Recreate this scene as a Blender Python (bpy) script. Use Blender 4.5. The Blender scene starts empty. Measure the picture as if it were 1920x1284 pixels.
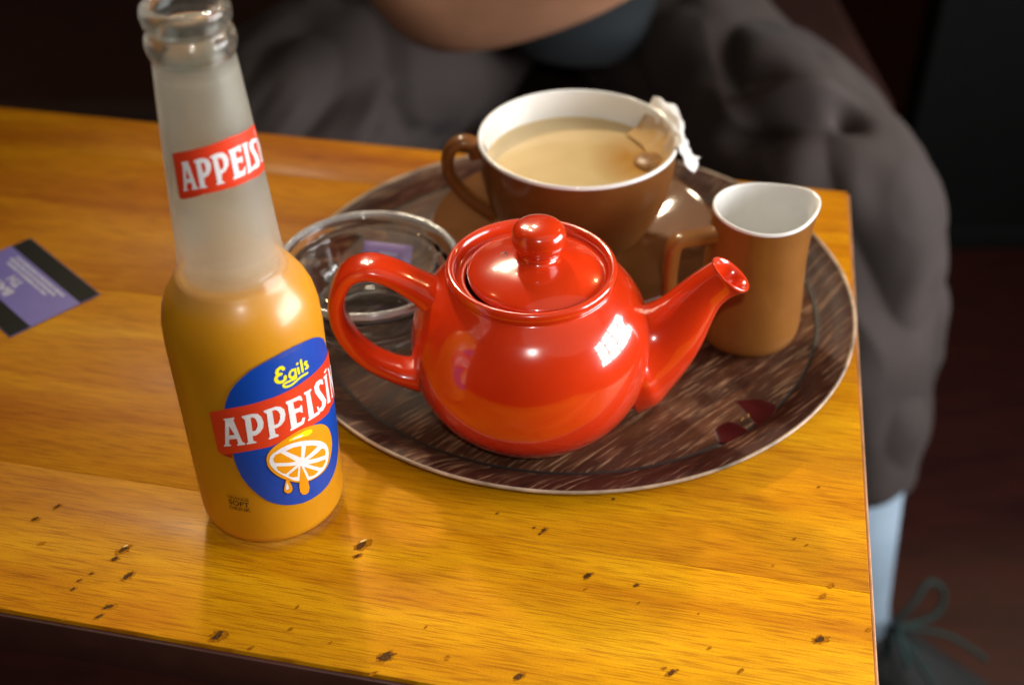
import bpy, bmesh, math, random
import numpy as np
from mathutils import Vector, Matrix, geometry, noise
random.seed(7)
S = bpy.context.scene
C = S.collection
rad = math.radians
PI = math.pi

# ------------------------------------------------------------------ camera
# table top is z = 0; the camera stands 0.376 m above it, 43 mm lens, 38.75 deg down
cd = bpy.data.cameras.new('camera'); cam = bpy.data.objects.new('camera', cd); C.objects.link(cam)
cd.sensor_width = 36; cd.lens = 2250/1920*36; cd.clip_start = .02; cd.clip_end = 60
p_, r_ = rad(38.75), rad(-.5)
right = Vector((1, 0, 0)); fwd = Vector((0, math.cos(p_), -math.sin(p_))); up = right.cross(fwd)
R_ = right*math.cos(r_)+up*math.sin(r_); U_ = -right*math.sin(r_)+up*math.cos(r_)
m = Matrix.Identity(4)
for i, v in enumerate((R_, U_, -fwd)):
    m[0][i], m[1][i], m[2][i] = v
m.translation = (0, 0, .376); cam.matrix_world = m
cd.dof.use_dof = True; cd.dof.focus_distance = .475; cd.dof.aperture_fstop = 5.4; cd.dof.aperture_blades = 7
S.camera = cam

# ------------------------------------------------------------------ world, lamps, exposure
w = bpy.data.worlds.new('World'); S.world = w; w.use_nodes = True
bg = w.node_tree.nodes['Background']; bg.inputs[0].default_value = (1, .72, .5, 1); bg.inputs[1].default_value = .022
S.view_settings.view_transform = 'Standard'; S.view_settings.look = 'None'
S.view_settings.exposure = 0; S.view_settings.gamma = 1

def aim(o, target):
    d = Vector(target)-o.location
    o.rotation_euler = d.to_track_quat('-Z', 'Y').to_euler()

def lamp(name, kind, loc, energy, col=(1, 1, 1), size=.05, target=None, size_y=None):
    l = bpy.data.lights.new(name, kind); l.energy = energy; l.color = col
    if kind == 'AREA':
        l.size = size
        if size_y: l.shape = 'RECTANGLE'; l.size_y = size_y
        else: l.shape = 'DISK'
    else: l.shadow_soft_size = size
    o = bpy.data.objects.new(name, l); C.objects.link(o); o.location = loc
    if target: aim(o, target)
    return o

POT = Vector((.0085, .417, .045))
# a wide cafe window on the right: twelve panes
wc = POT+Vector((.945, -.06, .235)).normalized()*1.15
wn = (POT-wc).normalized(); wu = Vector((0, 0, 1)); ws = wu.cross(wn).normalized()
for i in range(4):
    for j in range(3):
        c = wc+ws*(i-1.5)*.235+wu*(j-1)*.20
        o = lamp('window_light', 'AREA', c, 2.35, (.96, .96, .97), .205, None, .175)
        aim(o, c+Vector((wn.x, wn.y, 0)))
# on-camera flash
lamp('flash_light', 'AREA', (.012, -.03, .47), 1.15, (1, .96, .9), .022, (.02, .45, .03))
# warm pendant bulbs behind and above the table
for dx, dy, dz, en in ((0, 0, 0, 66), (.30, .05, .04, 13), (-.22, .16, .10, 13), (.12, -.12, .30, 13)):   # main pendant; three weaker ones added to soften its shadows
    pl_ = lamp('pendant_light', 'SPOT', POT+Vector((-.20, .72, .66))*1.7+Vector((dx, dy, dz)), en, (1, .84, .60), .055, (.15, .27, 0))
    pl_.data.spot_size = rad(36); pl_.data.spot_blend = 1.0  # narrow cone shaped to keep the table's far left darker
# broad soft fill lamp added overhead to even out the light
lamp('soft_fill_light', 'AREA', (.75, -.05, 1.60), 4.5, (1, .90, .72), 2.3, (.10, .4, 0))
lamp('pendant_light', 'POINT', POT+Vector((.55, .62, .55))*2.6, 14, (1, .62, .26), .04)
lamp('pendant_light', 'POINT', POT+Vector((-.5, .3, .9))*2.4, 5, (1, .62, .26), .035)

# ------------------------------------------------------------------ helpers
def tag(o, label=None, cat=None, group=None, kind=None):
    if label: o['label'] = label
    if cat: o['category'] = cat
    if group: o['group'] = group
    if kind: o['kind'] = kind
    return o

def empty(name, loc, rz=0):
    o = bpy.data.objects.new(name, None); C.objects.link(o); o.location = loc; o.rotation_euler = (0, 0, rz)
    o.empty_display_size = .02
    return o

def mesh(name, vs, fs, mt, parent=None, smooth=True, loc=None):
    me = bpy.data.meshes.new(name); me.from_pydata([tuple(v) for v in vs], [], fs); me.update()
    bm = bmesh.new(); bm.from_mesh(me); bmesh.ops.recalc_face_normals(bm, faces=bm.faces); bm.to_mesh(me); bm.free()
    if smooth: me.polygons.foreach_set('use_smooth', [True]*len(me.polygons))
    o = bpy.data.objects.new(name, me); C.objects.link(o)
    if mt: me.materials.append(mt)
    if parent: o.parent = parent
    if loc: o.location = loc
    return o

def lathe(prof, n=96, fn=None):
    """profile of (r, z); r == 0 ends become poles. fn(r,z,phi)->(x,y,z)"""
    vs, fs, rows = [], [], []
    for r, z in prof:
        if r < 1e-7:
            rows.append([len(vs)]); vs.append((0, 0, z))
        else:
            row = []
            for k in range(n):
                a = 2*PI*k/n
                row.append(len(vs)); vs.append(fn(r, z, a) if fn else (r*math.cos(a), r*math.sin(a), z))
            rows.append(row)
    for A, B in zip(rows, rows[1:]):
        for k in range(n):
            k2 = (k+1) % n
            if len(A) == 1 and len(B) == 1: continue
            if len(A) == 1: fs.append((A[0], B[k], B[k2]))
            elif len(B) == 1: fs.append((A[k], A[k2], B[0]))
            else: fs.append((A[k], A[k2], B[k2], B[k]))
    return vs, fs

def crom(pts, n=8):
    """Catmull-Rom through points (tuples of any length)"""
    P = [np.array(p, float) for p in pts]; out = []
    for i in range(len(P)-1):
        a = P[max(i-1, 0)]; b = P[i]; c = P[i+1]; d = P[min(i+2, len(P)-1)]
        for k in range(n):
            t = k/n
            out.append(.5*((2*b)+(-a+c)*t+(2*a-5*b+4*c-d)*t*t+(-a+3*b-3*c+d)*t**3))
    out.append(P[-1]); return out

def smoothprof(pts, n=5):
    return [(max(float(a), 0), float(b)) for a, b in crom(pts, n)]

def sweep(path, side, sec=24, caps=True, power=2.0):
    """path rows (x,y,z,half_width_along_side,half_thickness); side = fixed side vector"""
    side = Vector(side).normalized(); vs, fs = [], []
    n = len(path)
    for i, q in enumerate(path):
        p = Vector(q[:3]); a = Vector(path[max(i-1, 0)][:3]); b = Vector(path[min(i+1, n-1)][:3])
        t = (b-a).normalized(); s = (side-t*side.dot(t)).normalized(); nn = t.cross(s)
        for k in range(sec):
            an = 2*PI*k/sec; c, d = math.cos(an), math.sin(an)
            c = math.copysign(abs(c)**(2/power), c); d = math.copysign(abs(d)**(2/power), d)
            vs.append(p+s*c*q[3]+nn*d*q[4])
    for i in range(n-1):
        for k in range(sec):
            k2 = (k+1) % sec
            fs.append((i*sec+k, i*sec+k2, (i+1)*sec+k2, (i+1)*sec+k))
    if caps:
        fs.append(tuple(range(sec))); fs.append(tuple((n-1)*sec+k for k in range(sec)))
    return vs, fs

def tube(pts, r, sec=12):
    return sweep([tuple(p)+(r, r) for p in pts], (.31, .22, .92), sec)

def box(x0, x1, y0, y1, z0, z1, bev=.0, seg=2):
    bm = bmesh.new(); bmesh.ops.create_cube(bm, size=1)
    for v in bm.verts:
        v.co = ((x0+x1)/2+v.co.x*(x1-x0), (y0+y1)/2+v.co.y*(y1-y0), (z0+z1)/2+v.co.z*(z1-z0))
    if bev: bmesh.ops.bevel(bm, geom=bm.edges[:], offset=bev, segments=seg, profile=.5, affect='EDGES')
    vs = [v.co.copy() for v in bm.verts]; bm.verts.index_update(); fs = [tuple(v.index for v in f.verts) for f in bm.faces]
    bm.free(); return vs, fs

def join(*parts):
    vs, fs = [], []
    for v, f in parts:
        o = len(vs); vs += list(v); fs += [tuple(i+o for i in q) for q in f]
    return vs, fs

def move(vf, d): return [Vector(v)+Vector(d) for v in vf[0]], vf[1]

# ------------------------------------------------------------------ materials
class NT:
    def __init__(s, name):
        s.m = bpy.data.materials.new(name); s.m.use_nodes = True; s.t = s.m.node_tree; s.n = s.t.nodes
        s.p = s.n['Principled BSDF']; s.out = s.n['Material Output']
    def new(s, t, **kw):
        n = s.n.new('ShaderNode'+t)
        for k, v in kw.items():
            if k in n.inputs.keys() if isinstance(k, str) else False: n.inputs[k].default_value = v
            else: setattr(n, k, v)
        return n
    def link(s, a, b): s.t.links.new(a, b)
    def coords(s, scale=(1, 1, 1), rot=(0, 0, 0), kind='Object'):
        tc = s.new('TexCoord'); mp = s.new('Mapping')
        mp.inputs['Scale'].default_value = scale; mp.inputs['Rotation'].default_value = rot
        s.link(tc.outputs[kind], mp.inputs['Vector']); return mp.outputs['Vector']
    def noise(s, vec, scale, detail=4, rough=.55, dist=0):
        n = s.new('TexNoise'); n.inputs['Scale'].default_value = scale; n.inputs['Detail'].default_value = detail
        n.inputs['Roughness'].default_value = rough; n.inputs['Distortion'].default_value = dist
        s.link(vec, n.inputs['Vector']); return n.outputs['Fac']
    def ramp(s, fac, stops):
        r = s.new('ValToRGB'); e = r.color_ramp.elements
        while len(e) < len(stops): e.new(.5)
        for q, (pos, col) in zip(e, stops):
            q.position = pos; q.color = (*col, 1) if len(col) == 3 else col
        s.link(fac, r.inputs['Fac']); return r.outputs['Color']
    def mix(s, fac, a, b, mode='MIX'):
        n = s.new('Mix'); n.data_type = 'RGBA'; n.blend_type = mode
        for sock, v in ((n.inputs[0], fac), (n.inputs[6], a), (n.inputs[7], b)):
            if hasattr(v, 'node'): s.link(v, sock)
            else: sock.default_value = v if not isinstance(v, tuple) else (*v, 1)[:4]
        return n.outputs[2]
    def bump(s, height, strength=.2, dist=.001):
        b = s.new('Bump'); b.inputs['Strength'].default_value = strength; b.inputs['Distance'].default_value = dist
        s.link(height, b.inputs['Height']); s.link(b.outputs['Normal'], s.p.inputs['Normal'])
    def set(s, **kw):
        for k, v in kw.items():
            k = k.replace('_', ' ')
            sock = s.p.inputs[k]
            if hasattr(v, 'node'): s.link(v, sock)
            else: sock.default_value = (*v, 1) if isinstance(v, tuple) and len(v) == 3 else v
        return s

def plain(name, col, rough=.5, var=.12, scale=60, coat=0, bump=0, spec=.5, metal=0):
    n = NT(name); v = n.coords(); f = n.noise(v, scale, 5)
    lo = tuple(c*(1-var) for c in col); hi = tuple(min(c*(1+var), 1) for c in col)
    n.set(Base_Color=n.ramp(f, [(.3, lo), (.7, hi)]), Roughness=rough, Metallic=metal)
    n.p.inputs['Specular IOR Level'].default_value = spec
    if coat: n.p.inputs['Coat Weight'].default_value = coat; n.p.inputs['Coat Roughness'].default_value = .03
    if bump: n.bump(f, bump, .0006)
    return n.m

# ------------------------------------------------------------------ the room: floor, wall
def floor_mat():
    n = NT('floor_stain'); v = n.coords((1, 6, 1)); f = n.noise(v, 9, 5)
    n.set(Base_Color=n.ramp(f, [(.3, (.022, .004, .003)), (.7, (.044, .008, .005))]), Roughness=.45); n.bump(f, .2, .002); return n.m
FL = -.72
vs, fs = box(-4, 4, -2, 4.2, FL-.05, FL); tag(mesh('floor', vs, fs, floor_mat(), smooth=False), kind='structure')
vs, fs = box(-4, 4, 4.2, 4.3, FL-.05, 2.2); tag(mesh('wall', vs, fs, plain('wall_paint', (.035, .03, .028), .8), smooth=False), kind='structure')

# bench the person sits on, and an invented black panel darkening the background on its right
lea = plain('bench_leather', (.040, .014, .010), .55, .2, 25, bump=.15)
e = empty('bench', (-.35, 1.5, FL)); tag(e, 'dark brown padded bench behind the table', 'bench')
mesh('seat', *box(-1.5, .78, -.32, .40, .30, .48, .03, 4), lea, e)
mesh('backrest', *box(-1.5, .78, .405, .52, .30, .95, .03, 4), lea, e)
mesh('front_panel', *box(-1.48, .76, -.28, -.24, .0, .297, .004), plain('bench_wood', (.022, .01, .008), .6), e)
e = empty('dark_backdrop', (1.15, 1.62, FL)); tag(e, 'invented black panel darkening the background beside the bench', 'dark_backdrop')
bk = plain('black_panel', (.005, .006, .0055), .8, spec=.2)
mesh('panel', *box(-.55, .9, -.03, .03, .045, 1.3, .006), bk, e)
mesh('plinth', *box(-.53, .88, -.026, .026, 0, .0445, .003), bk, e)

# ------------------------------------------------------------------ table
def wood_mat():
    n = NT('table_varnished_wood')
    oi = n.new('ObjectInfo'); tc = n.new('TexCoord')
    off = n.new('VectorMath'); off.operation = 'SCALE'; off.inputs[3].default_value = 3.0
    cmb = n.new('CombineXYZ'); n.link(oi.outputs['Random'], cmb.inputs[0]); n.link(oi.outputs['Random'], cmb.inputs[1]); n.link(cmb.outputs[0], off.inputs[0])
    add = n.new('VectorMath'); n.link(tc.outputs['Object'], add.inputs[0]); n.link(off.outputs[0], add.inputs[1])
    def mp(sc):
        q = n.new('Mapping'); q.inputs['Scale'].default_value = sc; n.link(add.outputs[0], q.inputs['Vector']); return q.outputs[0]
    broad = n.noise(mp((6, 34, 10)), 1.0, 4, .55, .6)
    fine = n.noise(mp((22, 420, 50)), 1.0, 5, .65, .3)
    pore = n.noise(mp((60, 1500, 60)), 1.0, 2, .5)
    blot = n.noise(mp((14, 22, 10)), 1.0, 3, .6)
    c = n.ramp(broad, [(.25, (.40, .125, .001)), (.42, (.54, .215, .001)), (.58, (.66, .305, .002)), (.78, (.76, .40, .006))])
    c = n.mix(n.ramp(fine, [(.35, (.75, .75, .75)), (.62, (1.05, 1.05, 1.05))]), (.30, .095, .006), c)
    d = n.ramp(pore, [(.36, (.58, .46, .34)), (.50, (1, 1, 1))])
    mot = n.noise(mp((900, 1500, 900)), 1, 2, .6); d = n.mix(1.0, d, n.ramp(mot, [(.3, (.80, .78, .74)), (.7, (1.0, 1.0, 1.0))]), 'MULTIPLY')
    c = n.mix(.75, c, n.mix(1.0, c, d, 'MULTIPLY'))
    c = n.mix(n.ramp(blot, [(.60, (0, 0, 0)), (.80, (.45, .45, .45))]), c, (.42, .12, .006))
    hs = n.new('HueSaturation'); mr = n.new('MapRange'); mr.inputs['To Min'].default_value = .93; mr.inputs['To Max'].default_value = 1.05
    n.link(oi.outputs['Random'], mr.inputs['Value']); n.link(mr.outputs[0], hs.inputs['Value']); c = n.mix(1.0, c, oi.outputs['Color'], 'MULTIPLY'); n.link(c, hs.inputs['Color'])
    n.set(Base_Color=hs.outputs[0], Roughness=n.ramp(blot, [(.3, (.46, .46, .46)), (.7, (.58, .58, .58))]))
    n.p.inputs['Coat Weight'].default_value = .03; n.p.inputs['Coat Roughness'].default_value = .22
    n.p.inputs['Specular IOR Level'].default_value = .10
    n.bump(fine, .10, .0004)
    return n.m
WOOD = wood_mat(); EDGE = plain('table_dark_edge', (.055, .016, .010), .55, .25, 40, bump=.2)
table = empty('table', (.1987, .6078, FL), rad(-12.1)); tag(table, 'orange varnished wooden cafe table with dents and dark edge', 'table')
TL, TD = 1.05, .381
def shear(vf): return [(x-y*.0208, y, z-FL) for x, y, z in vf[0]], vf[1]
seams = [0, .0757, .205, .335, TD]
for i, (a, b) in enumerate(zip(seams, seams[1:])):
    g0 = 0 if i == 0 else .00006; g1 = 0 if i == 3 else .00006
    vf = box(-TL, 0, -TD+a+g0, -TD+b-g1, -.019, 0, .00028, 2)
    mesh('board', *shear(vf), WOOD, table).color = ((1, 1, 1, 1), (1, .96, .8, 1), (.90, .76, .6, 1), (.86, .70, .5, 1))[i]
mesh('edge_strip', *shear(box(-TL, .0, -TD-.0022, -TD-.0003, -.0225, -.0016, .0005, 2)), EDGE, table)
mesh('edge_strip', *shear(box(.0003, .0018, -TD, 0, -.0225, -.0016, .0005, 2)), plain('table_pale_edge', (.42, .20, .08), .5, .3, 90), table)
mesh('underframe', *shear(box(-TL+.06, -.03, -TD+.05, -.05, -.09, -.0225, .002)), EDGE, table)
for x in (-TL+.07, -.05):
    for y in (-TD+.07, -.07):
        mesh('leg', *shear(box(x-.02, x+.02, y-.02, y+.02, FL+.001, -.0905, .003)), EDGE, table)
tinv = table.matrix_basis.copy(); tinv = (Matrix.Translation((.1987, .6078, FL)) @ Matrix.Rotation(rad(-12.1), 4, 'Z')).inverted()
GOUGE = plain('dent_dirt', (.085, .038, .010), .7, .5, 900, spec=.05)
GOUGEL = plain('dent_worn', (.34, .125, .003), .7, .4, 700, spec=.05)
GOUGEY = plain('dent_bare_wood', (.80, .55, .16), .5, .2, 500)
def blob(name, c, r, mt, ang, asp, z, parent):
    n = random.randint(14, 20); vs = [(c[0], c[1], z)]; fs = []
    for k in range(n):
        a = 2*PI*k/n; q = r*random.uniform(.65, 1.15)
        x, y = q*math.cos(a), q*math.sin(a)*asp
        vs.append((c[0]+x*math.cos(ang)-y*math.sin(ang), c[1]+x*math.sin(ang)+y*math.cos(ang), z-.00004))
        fs.append((0, 1+k, 1+(k+1) % n))
    vs = [tinv @ Vector(v) for v in vs]
    return mesh(name, vs, fs, mt, parent, smooth=False)
GOUGES = [(-0.1958, 0.3589, 0.0019, 0), (-0.2031, 0.3516, 0.00169, 0), (-0.1962, 0.3377, 0.00211, 1), (-0.1613, 0.3341, 0.00253, 2), (-0.1636, 0.329, 0.00169, 0), (-0.1559, 0.3202, 0.00253, 0), (-0.1712, 0.3214, 0.00106, 0), (-0.175, 0.3179, 0.00106, 0), (-0.1764, 0.3135, 0.00127, 0), (-0.1598, 0.3045, 0.00232, 0), (-0.1623, 0.2998, 0.0019, 0), (-0.1142, 0.2899, 0.00274, 0), (-0.0853, 0.3037, 0.00148, 1), (-0.0865, 0.2929, 0.00148, 1), (-0.063, 0.3353, 0.00317, 2), (-0.0644, 0.3295, 0.00169, 0), (-0.007, 0.3526, 0.00084, 0), (0.0127, 0.3427, 0.00148, 0), (0.0085, 0.3442, 0.00084, 0), (0.0109, 0.3406, 0.00084, 0), (0.0297, 0.3181, 0.0019, 0), (0.0285, 0.3112, 0.00127, 1), (0.0487, 0.3129, 0.00127, 0), (0.0491, 0.3041, 0.00106, 1), (0.1221, 0.3067, 0.00232, 1), (0.1265, 0.3118, 0.00211, 1), (0.1167, 0.2859, 0.00253, 0), (-0.049, 0.2796, 0.00338, 0), (0.0013, 0.2702, 0.00211, 0), (0.0583, 0.2715, 0.00211, 0), (0.0558, 0.2734, 0.00127, 1), (0.0842, 0.2719, 0.00211, 1), (-0.0342, 0.2933, 0.00127, 1), (-0.0254, 0.2788, 0.00169, 1), (0.1166, 0.3367, 0.00127, 1), (0.1208, 0.3332, 0.00127, 1), (0.1326, 0.3664, 0.00084, 0), (0.043, 0.3604, 0.00084, 0), (-0.1758, 0.2987, 0.00127, 1), (-0.1005, 0.284, 0.00169, 1), (-0.0528, 0.2722, 0.00211, 1), (0.1365, 0.2902, 0.00169, 1), (0.0739, 0.2822, 0.00127, 1), (0.1052, 0.3225, 0.00084, 1), (-0.0703, 0.2862, 0.00106, 1), (0.0719, 0.2986, 0.00084, 1)]
for (x, y, r, kind) in GOUGES:
    mt = GOUGE if kind != 1 else GOUGEL
    if kind != 1: blob('dent_halo', (x+r*.1, y-r*.05), r*1.5, GOUGEL, rad(random.uniform(10, 60)), random.uniform(.45, .7), .00010, table)
    blob('dent', (x, y), r, mt, rad(random.uniform(20, 65)), random.uniform(.35, .6), .00016, table)
    if kind == 2:
        blob('dent_rim', (x+r*.15, y+r*.75), r*.5, GOUGEY, rad(35), .4, .00026, table)

# ------------------------------------------------------------------ tray
def tray_mat(lip):
    n = NT('tray_lip_laminate' if lip else 'tray_wood_laminate')
    v0 = n.coords((1, 1, 1), (0, 0, rad(-41)))
    def mp(sc):
        q = n.new('Mapping'); q.inputs['Scale'].default_value = sc; n.link(v0, q.inputs['Vector']); return q.outputs[0]
    broad = n.noise(mp((14, 60, 20)), 1, 4, .6, .5)
    strk = n.noise(mp((48, 760, 60)), 1, 3, .6, .3)
    strk2 = n.noise(mp((45, 240, 60)), 1, 4, .65, .4)
    c = n.ramp(broad, [(.3, (.022, .007, .0035)), (.5, (.055, .018, .008)), (.7, (.115, .042, .018))])
    if lip: c = n.mix(.5, c, (.045, .010, .008))
    c = n.mix(n.ramp(strk, [(.54, (0, 0, 0)), (.70, (.62, .62, .62))]), c, (.42, .25, .14))
    c = n.mix(n.ramp(strk2, [(.58, (0, 0, 0)), (.72, (.4, .4, .4))]), c, (.20, .09, .045))
    c = n.mix(n.ramp(strk2, [(.28, (.75, .75, .75)), (.42, (0, 0, 0))]), c, (.010, .005, .004))
    n.set(Base_Color=c, Roughness=.46); n.p.inputs['Specular IOR Level'].default_value = .20
    n.bump(strk, .25, .0004)
    return n.m
tray = empty('serving_tray', (.028, .501, 0)); tag(tray, 'round dark brown wood-grain serving tray with a worn pale rim', 'tray')
TR = .1458
vs, fs = lathe([(0, .003), (.05, .003), (.10, .003), (.1262, .003), (.1270, .0027)], 128); mesh('tray_floor', vs, fs, tray_mat(False), tray)
vs, fs = lathe([(.1269, .00268), (.1275, .0024), (.1284, .0024), (.1291, .00300)], 160); mesh('crease', vs, fs, plain('tray_dark_crease', (.012, .008, .006), .5), tray)  # thin near-black ring between tray floor and lip
vs, fs = lathe(smoothprof([(.1290, .00302), (.1304, .0037), (.1330, .0052), (.1370, .0074), (.1410, .0088), (.1447, .0096)], 5), 160); mesh('lip', vs, fs, tray_mat(True), tray)
rimm = plain('tray_worn_rim', (.40, .30, .21), .42, .7, 60)
vs, fs = lathe([(.1448, .0096), (.1453, .0101), (.1459, .0102), (.1464, .0098), (.1464, .0090), (.1458, .0085)], 160); mesh('rim_edge', vs, fs, rimm, tray)
vs, fs = lathe([(.1457, .0084), (.1395, .0052), (.1345, .0022), (.1300, .0006), (.126, .0003), (0, .0003)], 128); mesh('underside', vs, fs, plain('tray_underside', (.03, .012, .008), .5), tray)
# two dark red jam-like smears on the tray floor, near the front right
JAM = NT('red_smear'); JAM.set(Base_Color=(.042, .003, .004), Roughness=.28); JAM.p.inputs['Specular IOR Level'].default_value = .15
def puddle(pts, parent, zb=.00305, hgt=.00022):
    cx = sum(p[0] for p in pts)/len(pts); cy = sum(p[1] for p in pts)/len(pts)
    out = [(float(a), float(b)) for a, b in crom(pts+[pts[0]], 5)][:-1]; n = len(out)
    vs, fs = [], []
    for s, z in ((1, 0), (.93, .55), (.8, .9), (.5, 1)):
        for x, y in out: vs.append((cx+(x-cx)*s, cy+(y-cy)*s, zb+hgt*z))
    vs.append((cx, cy, zb+hgt))
    for i in range(3):
        for k in range(n): fs.append((i*n+k, i*n+(k+1) % n, (i+1)*n+(k+1) % n, (i+1)*n+k))
    for k in range(n): fs.append((3*n+k, 3*n+(k+1) % n, 4*n))
    return vs, fs
s1 = [(.1036, .4195), (.1094, .4203), (.1175, .4203), (.1226, .4160), (.1205, .4105), (.1165, .4050), (.1115, .4020), (.1095, .4060)]
s2 = [(.0915, .3999), (.0955, .4035), (.1005, .4052), (.1050, .4015), (.1070, .4000), (.1034, .3965), (.0975, .3922), (.0925, .3922)]
for pts, lb in ((s1, 'larger dark red sticky smear at the right of the tray floor'), (s2, 'smaller dark red sticky smear nearest the tray rim')):
    tag(mesh('red_smear', *puddle(pts, None), JAM.m), lb, 'smear', 'dark red smears on the tray')
tag(mesh('crumb_flecks', *join(*[move(box(-.0003, .0003, -.0002, .0002, 0, .0003), (.1088-.0012*i+.0009*math.sin(i*2), .4100-.0013*i, .0031)) for i in range(4)]), plain('gold_fleck', (.75, .45, .10), .3), smooth=False), 'tiny golden flecks between the two red smears on the tray', 'crumbs', kind='stuff')

# ------------------------------------------------------------------ red teapot
RED = NT('teapot_red_glaze'); v = RED.coords(); f = RED.noise(v, 45, 4)
RED.set(Base_Color=RED.ramp(f, [(.3, (.60, .030, .003)), (.7, (.66, .038, .005))]), Roughness=.20, IOR=1.5)
RED.p.inputs['Coat Weight'].default_value = 1; RED.p.inputs['Coat Roughness'].default_value = .02
RED.bump(RED.noise(v, 55, 2), .035, .002)
RED = RED.m
tp = empty('teapot', (.0085, .417, .0031)); tag(tp, 'glossy red ceramic teapot with round lid knob on the tray', 'teapot')
prof = smoothprof([(0, .0012), (.030, .0008), (.0345, .0006), (.0375, .0030), (.0430, .0085), (.0480, .0155), (.0515, .0235), (.0532, .0320), (.0534, .0400), (.0524, .0490), (.0500, .0570), (.0465, .0635), (.0425, .0685), (.0388, .0718), (.0363, .0738), (.0354, .0748), (.0360, .0760), (.0367, .0778), (.0364, .0798), (.0352, .0808), (.0337, .0804), (.0327, .0790), (.0322, .0770), (.0316, .0757), (.0300, .0750), (.0285, .0745), (.0282, .0700), (.0330, .0660), (.0450, .0520), (.0490, .0350), (.0450, .0170), (.030, .0050), (0, .0040)], 5)
mesh('body', *lathe(prof, 128), RED, tp)
# strap handle on the left
H = [(-.0420, .0640, .0105, .0068), (-.0480, .0690, .0094, .0054), (-.0595, .0768, .0086, .0043), (-.0700, .0800, .0084, .0040), (-.0790, .0755, .0082, .0039), (-.0842, .0620, .0080, .0038), (-.0826, .0465, .0079, .0038), (-.0745, .0330, .0078, .0039), (-.0630, .0245, .0080, .0042), (-.0540, .0212, .0088, .0052), (-.0470, .0200, .0100, .0068)]
mesh('handle', *sweep([(x, 0, z, a, b) for x, z, a, b in crom(H, 8)], (0, 1, 0), 32, power=2.6), RED, tp)
def loft(rings, n=48, cap0=True, cap1=True):
    """rings: centre, axis, ru (along side Y), rv"""
    vs, fs = [], []
    for c, ax, ru, rv in rings:
        c = Vector(c); ax = Vector(ax).normalized(); s = Vector((0, 1, 0)); s = (s-ax*s.dot(ax)).normalized(); u = ax.cross(s)
        for k in range(n):
            a = 2*PI*k/n; vs.append(c+s*math.cos(a)*ru+u*math.sin(a)*rv)
    for i in range(len(rings)-1):
        for k in range(n):
            k2 = (k+1) % n; fs.append((i*n+k, i*n+k2, (i+1)*n+k2, (i+1)*n+k))
    if cap0: fs.append(tuple(range(n)))
    if cap1: fs.append(tuple((len(rings)-1)*n+k for k in range(n)))
    return vs, fs
base = [(.0420, .0300, .95, .25, .0235, .0290), (.0490, .0325, .92, .36, .0232, .0262), (.0535, .0350, .88, .46, .0198, .0222), (.0600, .0408, .80, .60, .0163, .0178), (.0660, .0492, .70, .71, .0136, .0142), (.0708, .0584, .66, .75, .0111, .0113), (.0752, .0656, .70, .71, .0094, .0094), (.0796, .0702, .80, .60, .0088, .0088), (.0826, .0725, .80, .60, .0089, .0089), (.0846, .0738, .64, .77, .0097, .0098)]
rings = [((x, 0, z), (ax, 0, az), ru, rv) for x, z, ax, az, ru, rv in crom(base, 6)]
tip = Vector((.0847, 0, .0739)); ta = Vector((.56, 0, .83)).normalized()
for d, r in ((.0006, .0101), (.0011, .0098), (.0013, .0092), (.0010, .0086), (.0002, .0079), (-.0016, .0071), (-.0050, .0060), (-.011, .0048)):
    rings.append((tip+ta*d, ta, r, r))
mesh('spout', *loft(rings), RED, tp)
# lid sits a little to the right in its seat
lidp = [(0, .0), (.0270, .0), (.0292, .0004), (.0299, .0014), (.0298, .0026), (.0288, .0038), (.0250, .0056), (.0190, .0076), (.0130, .0090), (.0098, .0097), (.0084, .0106), (.0080, .0118), (.0084, .0131)]
lid = mesh('lid', *lathe(smoothprof(lidp, 5)+[(.0084, .0131), (0, .0131)], 112), RED, tp)
lid.location = (.0026, -.0008, .0752); lid.rotation_euler = (rad(-1.0), rad(1.5), 0)
knobp = [(0, .0115), (.0086, .0118), (.0089, .0132), (.0099, .0148), (.0110, .0166), (.0115, .0186), (.0115, .0206), (.0110, .0228), (.0096, .0247), (.0070, .0258), (.0035, .0264), (0, .0266)]
mesh('knob', *lathe(smoothprof(knobp, 5), 64), RED, lid)
hole = mesh('vent_hole', *lathe([(0, .0001), (.0012, .0001), (.0016, .0004), (.0019, .0002)], 20), plain('vent_dark', (.10, .008, .004), .4), lid)
hole.location = (-.0145, .0030, .0084); hole.rotation_euler = (0, rad(-18), 0)

# ------------------------------------------------------------------ brown cup, saucer, tea, tea bag
BRN = NT('brown_glaze'); v = BRN.coords(); f = BRN.noise(v, 60, 4)
BRN.set(Base_Color=BRN.ramp(f, [(.3, (.205, .076, .013)), (.7, (.240, .092, .017))]), Roughness=.5)
BRN.p.inputs['Specular IOR Level'].default_value = .15; BRN.p.inputs['Coat Weight'].default_value = .55; BRN.p.inputs['Coat Roughness'].default_value = .05; BRN.bump(BRN.noise(v, 70, 3), .05, .002); BRN = BRN.m
WHT = plain('white_glaze', (.80, .79, .76), .15, .02, 40, coat=.6)
BRN_SHADE = BRN.copy(); BRN_SHADE.name = 'shaded_brown_glaze'  # darker copy for cup and saucer, their shade put into the colour
for q in BRN_SHADE.node_tree.nodes:
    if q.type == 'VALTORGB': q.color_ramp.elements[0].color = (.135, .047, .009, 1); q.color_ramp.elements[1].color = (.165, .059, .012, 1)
CX, CY = .0345, .542
sc = empty('saucer', (CX-.001, CY-.001, .0031)); tag(sc, 'brown saucer with white underside beneath the brown teacup', 'saucer')
sp = smoothprof([(0, .0042), (.020, .0042), (.0235, .0044), (.027, .0050), (.038, .0075), (.052, .0118), (.065, .0160), (.0742, .0190), (.0757, .0197), (.0760, .0191)], 6)
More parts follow.
